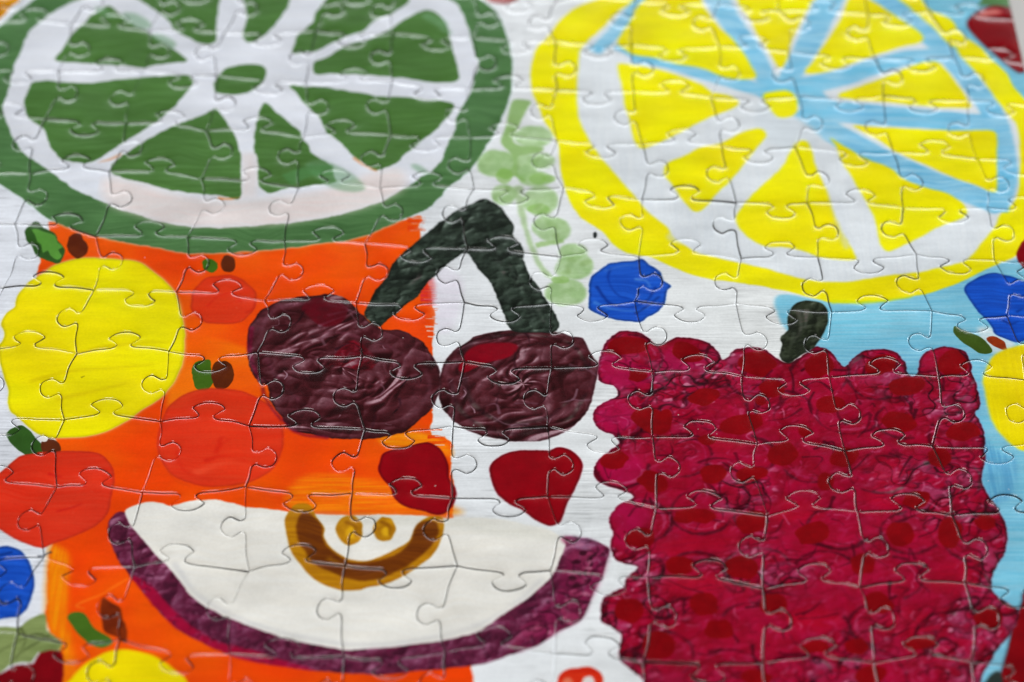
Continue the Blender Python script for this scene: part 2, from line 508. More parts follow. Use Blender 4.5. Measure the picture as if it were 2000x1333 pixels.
# orange ground at the left
paint("101,431 92,455 75,526 55,600 55,800 108,858 116,900 110,1000 101,1063 95,1090 91,1193 95,1228 112,1250 122,1290 110,1520 932,1520 922,1333 919,1298 905,1150 886,1003 882,880 868,856 840,838 845,645 842,592 838,547 822,480 815,449 816,421 700,455 480,480 190,450", ORG, "orange ground", "big", .4, ORG2, 7, 1)
paint("101,1063 95,1090 91,1193 95,1228 112,1250 122,1290 118,1340 150,1330 130,1200 135,1090", (240, 150, 4), None, "streaky", .3, ORG, 3, 7)
paint("355,660 480,680 520,740 470,760 400,762 350,800 325,780", (244, 128, 6), None, "big", .4, ORG, 3, 6)
paint("600,930 750,940 885,990 886,1004 700,1000 560,990", (247, 158, 8), None, "streak", .5, ORG, 3, 8, alpha=.8)
paint("740,850 800,842 862,862 880,890 800,880 750,868", (246, 160, 10), None, "streak", .5, ORG2, 4, 6)
for i in range(90):                               # bristle marks at its right-hand end
    y = (random.uniform(425, 452), random.uniform(548, 668), random.uniform(552, 660), random.uniform(838, 874))[i % 4]
    x = (812, 838, 838, 852)[i % 4]
    red = 550 < y < 600
    if i % 5 == 4:
        paint(stroke([(x - random.uniform(2, 12), y), (x + 16, y + random.uniform(-1, 1))], random.uniform(1.5, 3.5), 2), (226, 226, 232), None, "flat", .2, rag=1, soft=0, alpha=.7)
    else:
        paint(stroke([(x - 16, y), (x + random.uniform(2, 20), y + random.uniform(-1, 1))], random.uniform(1.5, 5), 1), (214, 50, 60) if red else ORG, None, "flat", .2, rag=1, soft=0, alpha=.8)
paint("828,548 846,545 850,590 836,600 826,580", (206, 40, 60), None, "streak", .5, ORG, 6, 4, alpha=.6)
paint("845,540 880,525 905,560 885,640 850,640", (222, 206, 226), None, "streak", .4, (222, 226, 236), 3, 8, alpha=.4)

# ---- lime slice
paint("-60,-70 35,-8 20,15 0,36 -60,66", (214, 148, 2), "ochre paint", "flat", .2)
lime = "944,3 975,31 995,87 1000,140 995,192 975,238 958,276 930,315 905,343 874,368 839,403 811,421 755,442 696,463 595,480 490,491 385,494 297,484 192,461 101,431 56,398 0,361 -40,320 -64,270 -75,200 -62,130 -20,70 26,30 60,2 130,-45 250,-85 400,-108 600,-102 780,-72 890,-32"
paint(lime, GREEN, "green lime rind", "sweep", .55, GREEN2, 5, 1, halo=(216, 230, 234))
paint("28,128 40,104 52,72 60,60 90,32 128,10 152,0 250,-40 450,-66 650,-58 800,-24 877,0 902,25 916,60 921,88 930,110 936,130 928,148 920,172 908,200 892,228 888,250 876,274 864,310 840,336 818,347 793,365 748,393 685,414 595,431 490,442 420,445 350,440 280,424 217,402 161,379 133,363 115,347 86,326 66,312 44,296 28,276 18,256 10,234 6,208 12,180 20,164", WHITE_L, "white lime pith", "sweep", .3, (200, 206, 220), 5, 1)
paint("217,402 280,424 350,440 490,442 595,431 685,414 748,393 793,365 780,330 720,340 640,370 500,390 400,390 300,368 215,345 200,370", (224, 217, 214), None, "sweep", .7, PINK, 3, 12, alpha=.7)
paint(stroke("485,385 488,330 486,300", 30), (222, 212, 210), None, "streaky", .4, PINK, 2, 8, alpha=.6)
SEG = {
 "a": "364,118 348,104 336,94 312,78 296,66 266,50 244,38 230,24 210,10 190,22 176,30 164,46 138,68 128,84 116,102 108,116 128,122 180,124 240,127 280,131 300,127 340,122",
 "b": "76,160 160,162 240,156 290,152 340,148 368,148 372,166 348,202 330,218 306,236 280,252 260,266 238,282 218,296 196,310 176,318 160,318 124,310 108,298 98,286 94,266 88,254 80,248 66,240 52,228 47,210 50,190 60,172",
 "c": "420,209 430,220 450,252 462,274 470,296 472,306 470,330 470,358 466,388 434,382 350,375 297,360 262,351 220,340 218,320 236,306 260,292 280,278 308,262 350,242 380,230 400,220",
 "d": "520,202 508,210 502,234 498,260 496,296 504,310 506,360 520,374 528,377 560,368 590,366 630,361 656,356 652,342 646,326 626,310 610,298 606,286 594,270 588,254 566,240 544,222",
 "e": "568,168 600,168 640,170 690,180 740,188 766,190 800,193 840,196 876,199 888,206 880,222 866,238 850,254 830,270 800,294 776,318 754,328 730,332 712,318 692,308 674,288 654,272 638,258 626,230 612,214 596,200 580,182",
 "f": "614,122 640,110 664,94 684,86 706,82 735,72 765,54 790,37 818,25 839,21 860,32 874,52 878,77 885,105 892,140 892,157 853,161 769,150 720,146 660,143 616,144",
 "g": "574,102 576,86 586,66 610,44 618,24 636,0 650,-15 720,-28 790,-12 800,4 760,28 730,40 714,58 690,68 660,78 620,98 600,100",
 "h": "482,84 474,68 478,50 481,20 478,0 476,-20 564,-25 566,6 558,20 540,44 520,64 500,80",
 "i": "398,84 370,76 344,60 330,40 300,18 270,0 240,-15 350,-42 430,-22 432,0 426,20 422,40 420,70 418,82",
 "hub": "432,144 448,132 480,126 508,127 520,138 514,156 500,172 480,182 450,184 424,180 420,164"}
for s in SEG.values():
    paint(s, (90, 132, 72), "green lime flesh", "sweep", .7, (70, 108, 48), 5, 1, n=4)
for x, y, w in ((266, 40, 30), (320, 80, 26), (205, 25, 20), (850, 40, 26), (870, 60, 14), (655, 345, 60), (820, 330, 18)):
    paint(oval(x, y, w, w * .35, 25), (128, 170, 138), None, "sweep", .5, GREEN, 4, 4, alpha=.55)
paint(stroke("560,352 600,335 650,332", 34, 26), (86, 142, 84), None, "sweep", .4, GREEN, 2, 2, alpha=.7)
paint(stroke("236,300 215,312 190,318", 6, 3), (222, 150, 96), None, "flat", .3, soft=2, alpha=.7)
paint(stroke("425,386 450,389 470,386", 6, 3), (226, 128, 50), None, "flat", .3, soft=2, alpha=.8)
paint(stroke("690,309 715,325 735,334", 5, 3), (226, 140, 70), None, "flat", .3, soft=2, alpha=.7)

# ---- big lemon slice
lemon = "1168,-2 1130,12 1100,34 1066,76 1050,92 1042,112 1036,140 1038,166 1046,196 1060,230 1076,256 1090,280 1094,310 1100,346 1112,390 1133,424 1175,452 1196,477 1224,494 1273,503 1297,515 1346,535 1398,547 1475,557 1545,571 1625,589 1720,587 1790,578 1860,557 1912,533 1947,515 2000,487 2022,430 2034,330 2022,240 1998,190 1980,170 1966,144 1940,120 1920,96 1880,68 1856,38 1820,22 1808,10 1780,-20 1700,-46 1500,-66 1300,-52 1215,-25"
paint(lemon, YEL, "yellow lemon rind", "big", .35, YEL2, 3, 2)
paint("1198,30 1170,60 1148,82 1132,100 1130,124 1126,170 1130,228 1148,270 1170,302 1190,326 1220,364 1238,382 1262,410 1297,440 1321,466 1356,491 1394,501 1447,515 1510,529 1580,547 1650,552 1720,540 1790,533 1842,522 1888,508 1916,477 1944,442 1954,421 1982,393 1993,350 1994,300 1988,250 1960,212 1944,192 1928,170 1908,144 1884,120 1864,100 1846,80 1820,54 1790,32 1766,18 1738,0 1640,-25 1500,-38 1350,-25 1260,0 1220,14", (222, 227, 231), "white lemon pith", "streaky", .25, (202, 210, 218), 3, 3)
BLUES = [("1385,-30 1425,40 1472,110 1505,170", 54, 50), ("1236,110 1300,122 1400,152 1500,180", 36, 40), ("1205,88 1250,108 1300,120", 26, 34), ("1262,-5 1225,35 1195,70 1160,100", 40, 30), ("1630,-25 1592,60 1555,130 1530,180", 62, 48),
         ("1520,180 1650,150 1750,118 1870,105", 56, 46), ("1570,215 1700,224 1800,232 1960,245", 70, 56), ("1560,220 1680,288 1800,345 1960,402", 62, 58), ("1715,-12 1790,48 1850,108 1902,168 1938,222 1960,282 1966,350 1946,412", 46, 52),
         ("1500,172 1560,180 1610,215", 70, 70)]
for p, a, b in BLUES:
    paint(stroke(p, a * .88, b * .85), (112, 188, 222), "light blue lemon spokes", "streak" if "1700" in p else "sweep", .75, (172, 212, 232), 3, 4)
paint("1490,195 1600,262 1560,300 1480,260", (218, 226, 232), None, "streak", .2, soft=8)
LSEG = {
 1: "1246,12 1234,36 1214,66 1208,86 1240,106 1276,112 1320,124 1370,134 1400,146 1430,153 1474,152 1466,128 1450,100 1430,76 1404,52 1380,20 1370,0 1364,-16 1290,-20",
 2: "1442,0 1450,18 1466,40 1480,68 1496,90 1512,116 1524,132 1536,116 1544,86 1558,54 1570,32 1584,4 1590,-15 1440,-22",
 3: "1657,0 1643,35 1615,80 1590,119 1573,143 1615,140 1685,115 1755,94 1797,84 1802,70 1783,52 1744,28 1700,0 1680,-14",
 4: "1818,119 1846,136 1867,161 1891,196 1891,210 1825,209 1737,199 1639,189 1685,168 1737,147",
 5: "1667,245 1720,248 1790,252 1877,255 1940,257 1947,290 1947,332 1947,375 1916,365 1860,345 1780,310 1748,294 1712,270 1680,254",
 6: "1620,268 1650,286 1690,310 1736,328 1770,352 1810,366 1853,380 1881,400 1884,421 1846,438 1790,466 1744,489 1727,487 1716,463 1706,421 1685,382 1657,337 1646,320 1632,286",
 7: "1558,278 1576,278 1586,302 1594,330 1615,372 1632,421 1650,463 1671,498 1667,508 1615,505 1580,494 1545,484 1496,480 1464,466 1440,438 1440,417 1468,382 1524,330 1540,306",
 8: "1484,252 1496,264 1484,280 1470,300 1440,336 1416,362 1396,384 1366,412 1345,403 1317,365 1299,344 1302,320 1340,304 1370,288 1410,278 1450,258",
 9: "1206,126 1212,160 1218,190 1228,230 1234,260 1244,282 1258,288 1300,272 1344,250 1390,228 1430,212 1442,202 1432,190 1390,180 1370,166 1340,154 1300,140 1260,130 1230,126",
 10: "1490,186 1510,179 1540,178 1556,190 1558,215 1545,228 1520,230 1505,215"}
for s in LSEG.values():
    paint(s, YEL, "yellow lemon flesh", "big", .3, YEL2, 3, 3, n=4)
paint(stroke("1625,589 1700,590 1780,580", 9, 4), (186, 214, 30), None, "streak", .4, YEL, 3, 3, alpha=.8)
for p in ("1300,462 1340,440 1370,470 1330,478", "1600,300 1640,420 1660,480 1640,470"):
    paint(p, (208, 214, 220), None, "streaky", .4, (224, 228, 232), 2, 5, alpha=.6)

# ---- grapes
LG, LG2 = (170, 200, 148), (142, 180, 114)
VINE = (144, 182, 110)
for cx, cy, rx, ry, rot in ((985, 379, 24, 20, 0), (1056, 392, 34, 30, 0), (1078, 447, 36, 24, 10), (1119, 491, 26, 15, 0), (1122, 519, 37, 27, -10), (1105, 572, 42, 25, 0), (968, 320, 37, 27, 0), (1028, 326, 22, 26, 20), (1058, 314, 24, 16, 0), (1046, 350, 34, 16, 0), (1042, 267, 38, 22, 0)):
    paint(oval(cx, cy, rx, ry, rot, wob=.04), LG, "pale green grapes", "flat", .8, LG2, 4, 3, alpha=.85)
paint("1000,198 1016,194 1038,198 1030,212 1020,230 1014,244 1006,260 1002,276 1020,286 1060,288 1058,296 1036,302 1012,308 1012,340 1028,352 1022,356 1004,345 990,352 972,344 978,330 1000,330 1000,305 984,288 978,274 986,252 992,230", VINE, "green grape stalk", "sweep", .5, (128, 168, 90), 2, 2, n=4, alpha=.85)
paint(stroke("1012,365 1018,410 1031,463 1050,505 1072,538 1100,547", 13, 9), (152, 190, 118), "green grape stalk", "flat", .6, rag=5, soft=3, alpha=.6)
paint(stroke("1046,480 1070,476 1100,470", 14, 10), (146, 186, 108), "green grape stalk", "flat", .4, rag=4, soft=2, alpha=.7)
for cx, cy, rx, ry in ((984, 344, 16, 15), (1050, 350, 17, 11), (1072, 349, 14, 8), (1094, 547, 18, 7), (1052, 408, 22, 9)):
    paint(oval(cx, cy, rx, ry), (134, 178, 88), None, "flat", .5, (150, 194, 108), 2, 1, alpha=.6)
for i in range(26):                               # dabs on the grapes
    x, y = random.choice(((968, 320), (1056, 392), (1078, 447), (1122, 519), (1105, 572), (1042, 267), (985, 379), (1028, 326)))
    x, y = x + random.uniform(-26, 26), y + random.uniform(-16, 16)
    paint(oval(x, y, random.uniform(5, 14), random.uniform(3, 8), random.uniform(-40, 40)), random.choice(((150, 184, 122), (188, 214, 172), (140, 172, 104))), None, "flat", .4, rag=4, soft=3, alpha=.5, clip=["pale green grapes"]) if "pale green grapes" in CLASS else None
paint(oval(1162, 459, 4, 6), (40, 46, 46), rag=1)
paint(oval(980, -9, 34, 17), (168, 76, 74), "dull red paint", "flat", .3, (130, 50, 52))

# ---- round yellow fruit, coral fruit, leaves at the left
paint("36,574 31,589 29,600 16,610 7,621 3,634 9,650 4,668 -4,677 -2,700 0,713 9,740 17,762 16,785 22,803 34,812 56,834 74,846 108,855 140,855 175,852 210,842 245,824 276,803 308,782 325,765 343,740 357,702 361,660 359,640 353,610 343,575 322,550 301,533 269,512 227,506 175,503 140,508 108,519 91,529 70,543 52,557", (236, 224, 0), "round yellow lemon", "streak", .18, (226, 204, 0), 2, 1, halo=(216, 214, 200), wet=.12)
for p in ("60,745 140,725 220,720 300,712", "110,780 170,768 250,748", "150,690 240,672 330,668"):
    paint(stroke(p, 9, 4), (214, 190, 4), None, "streak", .3, soft=4, alpha=.5)
paint(stroke("158,738 166,735", 5, 2), (150, 140, 10), rag=1, alpha=.7)
paint("72,433 60,440 50,452 52,468 62,480 70,496 88,508 112,516 122,508 128,488 114,470 108,456 88,446", (54, 96, 38), "small green leaf", "flat", .4, rag=3)
paint("62,448 74,448 86,454 108,460 112,474 122,482 112,488 120,500 112,508 100,498 94,488 84,494 80,478 72,472 68,458", (98, 158, 66), None, "flat", .3, rag=3, n=2)
paint("144,456 158,456 162,468 170,478 168,494 152,505 142,498 132,488 134,466", (104, 42, 10), "brown paint blot", "flat", .4, (84, 28, 4), 4)
paint(oval(411, 519, 16, 13, 25), (66, 110, 22), "small green leaf", "flat", .3)
paint(oval(446, 515, 14, 17), (102, 42, 8), "brown paint blot", "flat", .4, rag=3)
CORAL, CORAL2 = (222, 62, 34), (212, 44, 18)
paint(oval(437, 586, 66, 49, 0, 18, .04), CORAL, "coral red fruit", "sweep", .5, CORAL2, 2, 2, alpha=.85, wet=.15)
paint(stroke("405,598 425,580 455,572 470,590", 4, 2), (214, 40, 20), None, soft=2, alpha=.6)
paint(stroke("480,612 495,602 500,580", 6, 3), (206, 44, 14), None, soft=2, alpha=.7)
paint("378,712 408,702 412,725 416,748 399,763 381,754", (74, 112, 26), "small green leaf", "flat", .3, rag=3)
paint(oval(434, 732, 22, 28, 0, 12), (106, 46, 8), "brown paint blot", "flat", .5, (78, 26, 4), 3)
paint("318,817 332,790 367,768 420,759 490,770 546,815 552,877 527,921 472,945 402,951 350,937 322,912 306,870", CORAL, "coral red fruit", "sweep", .5, CORAL2, 2, 2, alpha=.92, wet=.12)
for p, w in (("420,886 428,872 432,858 446,848", 12), ("428,872 446,860 456,856", 6), ("400,900 440,892 480,900", 8), ("345,880 360,920 410,938", 7)):
    paint(stroke(p, w, 2), (206, 34, 14), None, "sweep", .6, CORAL2, 4, 3, alpha=.7)
paint(stroke("322,915 345,940 375,952", 5, 3), (210, 70, 16), None, soft=2, alpha=.6)
paint(stroke("380,925 440,905 500,912", 16, 8), (236, 92, 58), None, "sweep", .5, CORAL, soft=5, alpha=.6)
paint("14,842 42,831 66,852 84,877 70,889 52,889 28,873 14,856", (58, 100, 38), "small green leaf", "flat", .4, rag=2)
paint("80,866 94,856 115,866 116,884 87,887", (104, 48, 22), "brown paint blot", "flat", .4, rag=2)
paint(oval(86, 858, 8, 6), (226, 224, 220), rag=1)
paint("24,901 52,887 115,882 182,884 210,898 224,926 217,975 210,1004 175,1035 105,1063 80,1070 35,1056 0,1035 -30,1010 -36,970 -28,940 0,922", (222, 62, 36), "coral red fruit", "sweep", .55, CORAL2, 2, 1, wet=.12)
for p in ("115,953 140,948 170,950", "110,1000 140,992 160,984", "95,925 120,932"):
    paint(stroke(p, 6, 3), (196, 26, 20), None, soft=2, alpha=.8)

# ---- lower left corner
BLUE, BLUE2 = (34, 98, 208), (14, 66, 166)
paint("-60,1090 0,1069 25,1070 45,1080 60,1103 67,1137 62,1165 48,1195 20,1206 -60,1206", BLUE, "blue berry", "sweep", .6, BLUE2, 2, 1, wet=.3)
paint(stroke("-10,1085 10,1082 24,1078", 5, 3), (14, 56, 140), None, soft=1)
paint(stroke("-5,1180 20,1176 40,1164", 6, 3), (10, 48, 130), None, soft=1)
paint(stroke("70,1086 85,1084 100,1078", 10, 5), (60, 70, 84), None, "streak", .5, rag=4, soft=1, alpha=.8)
paint("87,1198 52,1214 38,1224 0,1224 -60,1240 -60,1330 0,1315 21,1298 42,1294 63,1294 75,1273 87,1280 115,1266 119,1252 98,1235 91,1224", (150, 166, 108), "olive green leaf", "sweep", .6, (112, 128, 74), 3, 1, n=3)
for p in ("118,1256 70,1238 20,1262 -30,1290", "98,1238 60,1262 10,1296", "40,1225 50,1250 30,1290", "112,1262 90,1268 60,1290"):
    paint(stroke(p, 5, 2), (92, 104, 58), None, "flat", .4, rag=3, soft=1, alpha=.7)
paint("-60,1320 0,1318 30,1300 65,1296 78,1276 118,1270 124,1300 120,1345 100,1440 -60,1470", (138, 4, 20), "dark red strawberry", "flat", .4, (108, 2, 12), 2, 1, n=2)
paint("133,1206 144,1197 162,1198 173,1211 187,1229 216,1247 216,1258 198,1265 178,1258 157,1242 144,1226", (78, 116, 34), "small green leaf", "flat", .3)
paint("202,1168 216,1177 234,1188 239,1208 247,1226 246,1256 229,1244 207,1235 200,1213 196,1186", (142, 54, 10), "brown paint blot", "flat", .6, (92, 28, 6), 2, 1)
paint("128,1340 140,1325 157,1305 185,1284 224,1268 266,1270 308,1284 343,1308 366,1335 380,1400 330,1450 240,1470 150,1440 118,1390", (240, 222, 0), "round yellow lemon", "streak", .3, (226, 200, 0), 2, 2)
paint(stroke("165,1190 150,1182 200,1160 250,1130", 4, 2), (246, 140, 40), None, soft=1, alpha=.5)

# ---- apple slice
flesh = "245,996 266,985 290,980 315,982 336,987 378,978 423,975 451,983 490,991 560,998 595,1001 650,1005 790,1007 839,1009 867,1012 965,1014 1035,1028 1077,1039 1101,1056 1101,1074 1077,1123 1035,1165 982,1200 930,1235 860,1252 790,1261 702,1270 665,1268 577,1252 490,1224 420,1196 378,1168 350,1133 332,1112 297,1077 266,1039 248,1014"
rim = "241,1000 224,1004 213,1021 213,1053 227,1088 252,1123 276,1154 304,1189 343,1224 378,1245 406,1259 455,1280 525,1296 595,1307 665,1313 755,1318 860,1306 951,1294 1000,1277 1052,1259 1090,1235 1133,1210 1154,1165 1175,1126 1187,1088 1189,1070 1168,1058 1143,1049 1098,1048 1092,1075 1060,1125 1010,1165 930,1215 790,1240 665,1245 500,1200 400,1150 330,1080 270,1020"
paint(rim, (112, 38, 70), "purple apple skin", "fold", .5, (80, 26, 50), 4, 1, hues=((62, 18, 40), (146, 86, 118), (178, 124, 150)))
paint("252,1123 276,1154 304,1189 343,1224 406,1261 455,1282 525,1298 620,1310 560,1290 460,1262 400,1240 340,1196 290,1140", (172, 8, 58), None, "flat", .3, (140, 10, 50), 4, 2, alpha=.9)
paint("1000,1272 1052,1255 1090,1231 1133,1206 1154,1165 1175,1126 1187,1088 1180,1070 1120,1070 1095,1120 1080,1170 1020,1220", (146, 30, 82), None, "ffold", .5, (110, 22, 62), 3, 6, alpha=.75)
paint(flesh, (234, 233, 228), "white apple flesh", "sweep", .3, (216, 210, 198), 3, 1)
paint("560,998 650,1005 839,1009 965,1014 1077,1039 1095,1060 1000,1050 850,1030 700,1025", (216, 216, 208), None, "streak", .4, (200, 198, 186), 3, 8, alpha=.6)
paint(stroke("340,1100 385,1160 470,1208 590,1244 700,1260 830,1248 930,1222 1010,1175 1060,1130", 10, 8), (202, 202, 204), None, "sweep", .4, (226, 224, 218), soft=4, alpha=.7)
paint("1098,1048 1143,1049 1168,1058 1150,1075 1110,1066", (160, 110, 150), None, "ffold", .5, (220, 210, 226), 4, 3, alpha=.6)
for x, y in ((1125, 1145), (1139, 1080), (1126, 1098), (1118, 1130)):
    paint(oval(x, y, 8, 5), (66, 14, 36), None, rag=2, soft=1)
for k in range(16):
    t = math.pi * (1.02 - k / 15 * 1.0)
    folds(700 + 480 * math.cos(t), 1050 + 245 * math.sin(t), 60, 34, 34, (8, 26), (2, 6), ((142, 84, 116), (64, 16, 38), (160, 100, 130), (52, 10, 30), (132, 34, 78)), ["purple apple skin"], 300 + k, .3, (.3, .7))
gold = "560,1004 556,1018 560,1046 570,1081 588,1105 612,1130 651,1149 696,1154 720,1147 765,1137 807,1112 842,1088 860,1060 867,1025 860,1009 832,1012 811,1032 800,1056 779,1070 751,1084 720,1095 685,1093 651,1074 633,1049 633,1032 619,1011 609,990 595,983 574,987"
paint(gold, (194, 138, 14), "golden apple core", "sweep", .6, (164, 106, 8), 2, 1)
paint("588,1000 609,1004 630,1028 630,1053 647,1077 682,1096 720,1098 765,1088 800,1060 818,1021 853,1018 855,1046 832,1077 797,1105 755,1126 702,1137 651,1119 612,1098 588,1067 577,1032", (128, 68, 8), "golden apple core", "sweep", .7, (98, 46, 6), 3, 2)
paint(stroke("640,1090 670,1105 690,1110", 12, 6), (176, 118, 18), None, "sweep", .5, soft=3, alpha=.7)
for x, y, rx, ry in ((683, 1035, 27, 29), (750, 1034, 21, 25)):
    paint(oval(x, y, rx, ry), (206, 150, 20), "golden apple core", "flat", .6, (160, 104, 6), 2, 1)
    paint(oval(x + 4, y + 6, rx * .4, ry * .4), (238, 186, 30), None, soft=3, alpha=.8)
    paint(stroke([(x - 8, y - 16), (x + 10, y - 6), (x + 12, y + 12)], 8, 4), (140, 84, 6), None, soft=2, alpha=.7)

# ---- cherries, their stalks, two red drops
CH, CH2 = (88, 36, 44), (66, 18, 24)
paint("581,580 623,577 640,574 665,580 689,596 706,617 748,640 790,648 822,668 839,691 856,723 860,758 846,793 818,821 790,842 748,856 702,860 647,856 612,850 574,842 546,810 525,782 521,754 504,747 490,716 485,677 486,646 490,634 507,610 539,589", CH, "dark purple cherries", "fold", .7, CH2, 5, 1, wet=.25, centre=(672, 712))
paint("591,600 616,582 658,589 679,606 665,631 630,637 602,617", (106, 6, 26), "dark purple cherries", "flat", .4, CH2, 3, 2)
paint("655,690 690,665 735,700 720,724 665,716 640,722", (134, 4, 26), "dark purple cherries", "fold", .5, CH2, 3, 2, alpha=.8)
paint(stroke("492,640 488,690 508,745 525,790 575,843 640,856", 8, 6), (142, 12, 60), None, "ffold", .5, rag=4, soft=2, alpha=.6)
paint("874,702 895,678 916,664 930,655 982,647 1035,646 1091,650 1115,658 1136,661 1145,674 1157,695 1168,712 1166,730 1161,765 1154,793 1129,824 1094,849 1052,860 1000,862 947,853 909,838 881,817 863,793 858,758 862,726", CH, "dark purple cherries", "fold", .7, CH2, 4, 1, wet=.25, centre=(1013, 755))
paint("916,684 947,672 1000,671 1011,681 993,698 947,709 909,726 895,720 905,700", (142, 2, 28), "dark purple cherries", "flat", .4, (110, 2, 20), 3, 2)
for p in ("880,740 900,800 960,840 1040,845 1110,820 1145,770", "905,735 925,790 985,825 1060,820 1115,780", "895,690 940,662 1030,655 1110,670 1150,720"):
    paint(stroke(p, 11, 6), (52, 16, 26), None, "ffold", .5, rag=3, soft=3, alpha=.55)
for p in ("500,650 540,605 610,590", "520,700 560,760 640,820 730,840", "600,660 660,650 740,670 800,700", "830,720 840,760 810,810"):
    paint(stroke(p, 10, 5), (124, 82, 98), None, "ffold", .6, CH, rag=3, soft=3, alpha=.4)
CF = ((132, 92, 108), (150, 114, 130), (46, 12, 22), (38, 8, 16), (98, 50, 64), (52, 16, 28), (116, 74, 90))
for cx, cy, rx, ry, sd in ((665, 715, 180, 138, 21), (1013, 755, 150, 106, 22)):
    folds(cx, cy, rx, ry, 16, (30, 90), (3, 8), CF, ["dark purple cherries"], sd)
    folds(cx, cy, rx, ry, 14, (12, 40), (1.5, 3.5), ((168, 134, 148), (30, 6, 12), (150, 112, 126)), ["dark purple cherries"], sd + 50, .75, (.5, .9), 0)
paint("916,684 947,672 1000,671 1011,681 993,698 947,709 909,726 895,720 905,700", (142, 2, 28), None, "flat", .4, (110, 2, 20), 4, 3, alpha=.85)
paint("591,600 616,582 658,589 679,606 665,631 630,637 602,617", (102, 6, 26), None, "flat", .4, CH2, 4, 3, alpha=.75)
stalk = "944,389 923,398 902,405 874,424 839,452 800,484 769,512 751,547 734,568 720,596 708,617 726,632 744,638 765,617 790,596 818,575 835,554 860,526 888,505 909,494 923,508 937,529 958,554 968,582 986,617 1000,645 1021,648 1070,650 1091,641 1084,613 1073,592 1052,561 1035,533 1021,505 1021,484 1003,463 1003,442 989,421 972,402 958,395"
ST, ST2 = (48, 60, 50), (34, 42, 36)
paint(stalk, ST, "dark green cherry stalk", "fold", .6, ST2, 5, 1, n=3, wet=.3, hues=((20, 26, 20), (86, 100, 90), (140, 154, 144)))
for i in range(30):
    t = i / 30
    x, y = (905 - 165 * ((i * 7) % 22) / 22, 430 + 180 * ((i * 7) % 22) / 22) if i < 15 else (945 + 105 * ((i * 5) % 22) / 22, 440 + 190 * ((i * 5) % 22) / 22)
    x, y = x + random.uniform(-16, 16), y + random.uniform(-8, 8)
    dx, dy = ((-26, 26) if i < 15 else (14, 26))
    paint(stroke([(x, y), (x + dx * .5 + random.uniform(-4, 4), y + dy * .5), (x + dx, y + dy)], random.uniform(3, 9), 2), random.choice(((108, 126, 114), (84, 102, 90), (24, 30, 24), (70, 88, 74), (20, 24, 20))), None, "ffold", .4, rag=3, soft=3, alpha=.45, clip=["dark green cherry stalk"])
RED = (152, 0, 20)
paint("741,905 751,884 790,873 825,866 839,866 860,880 874,905 877,933 890,954 891,971 881,992 860,1006 825,998 790,989 769,971 762,950 748,936 739,919", RED, "red paint drops", "flat", .35, (124, 0, 12), 2, 1, wet=.25)
paint("956,926 961,905 986,887 1017,880 1070,879 1091,873 1115,879 1135,898 1138,919 1126,950 1108,982 1098,1010 1091,1021 1073,1028 1045,1016 1021,997 993,985 968,961", RED, "red paint drops", "flat", .35, (124, 0, 12), 2, 1, wet=.25)
paint("1078,1365 1088,1332 1098,1314 1122,1303 1160,1305 1176,1322 1174,1350 1180,1380 1120,1390", (226, 62, 26), "red orange scribble", "sweep", .8, (190, 30, 12), 5, 1)
paint("1140,1325 1156,1322 1160,1340 1150,1356 1138,1345", (228, 222, 220), None, rag=3, soft=1)
paint("1100,1330 1116,1326 1120,1352 1108,1366", (226, 150, 120), None, rag=4, soft=2, alpha=.7)

# ---- blue berries
paint("1150,554 1157,537 1192,515 1227,510 1252,507 1266,519 1287,531 1297,547 1311,559 1301,571 1294,599 1273,617 1245,630 1210,627 1189,620 1168,612 1152,603 1150,578", BLUE, "blue berry", "sweep", .5, BLUE2, 5, 1, wet=.3)
paint("1884,567 1891,553 1914,540 1938,533 1963,536 2000,549 2030,575 2038,620 2015,655 1990,668 1965,662 1943,652 1938,639 1925,621 1911,609 1898,591", (26, 96, 210), "blue berry", "sweep", .6, BLUE2, 2, 1, wet=.25)
for p, c, w in (("1165,560 1190,590 1230,600 1265,585 1280,560", (10, 50, 140), 6), ("1192,525 1188,548 1205,575 1225,582", (12, 54, 150), 5), ("1160,590 1200,605 1250,606 1285,590", (70, 130, 215), 7), ("1240,545 1262,548 1270,560", (96, 150, 226), 6), ("1180,530 1215,520 1250,518", (56, 112, 208), 8), ("1240,612 1262,600 1288,580", (10, 46, 128), 4), ("1958,625 1975,632 1990,628", (8, 46, 130), 5), ("1985,610 1998,602", (8, 46, 130), 5)):
    paint(stroke(p, w, w * .5), c, None, "flat", .3, rag=2, soft=2, alpha=.75)
paint("1865,636 1862,650 1878,668 1898,681 1914,690 1934,690 1936,681 1920,663 1902,652 1884,645", (72, 98, 26), "small green leaf", "flat", .4)
paint("1927,661 1941,656 1961,666 1966,679 1968,686 1950,681 1934,672", (178, 68, 12), "brown paint blot", "flat", .5, (120, 40, 8), 3)
paint("1968,682 1950,689 1936,702 1925,725 1920,743 1925,770 1934,810 1947,837 1965,858 1983,871 2000,880 2050,878 2095,830 2108,760 2085,700 2030,674 2000,673", (240, 222, 0), "round yellow lemon", "streaky", .3, (222, 198, 0), 2, 3, halo=(200, 220, 190))

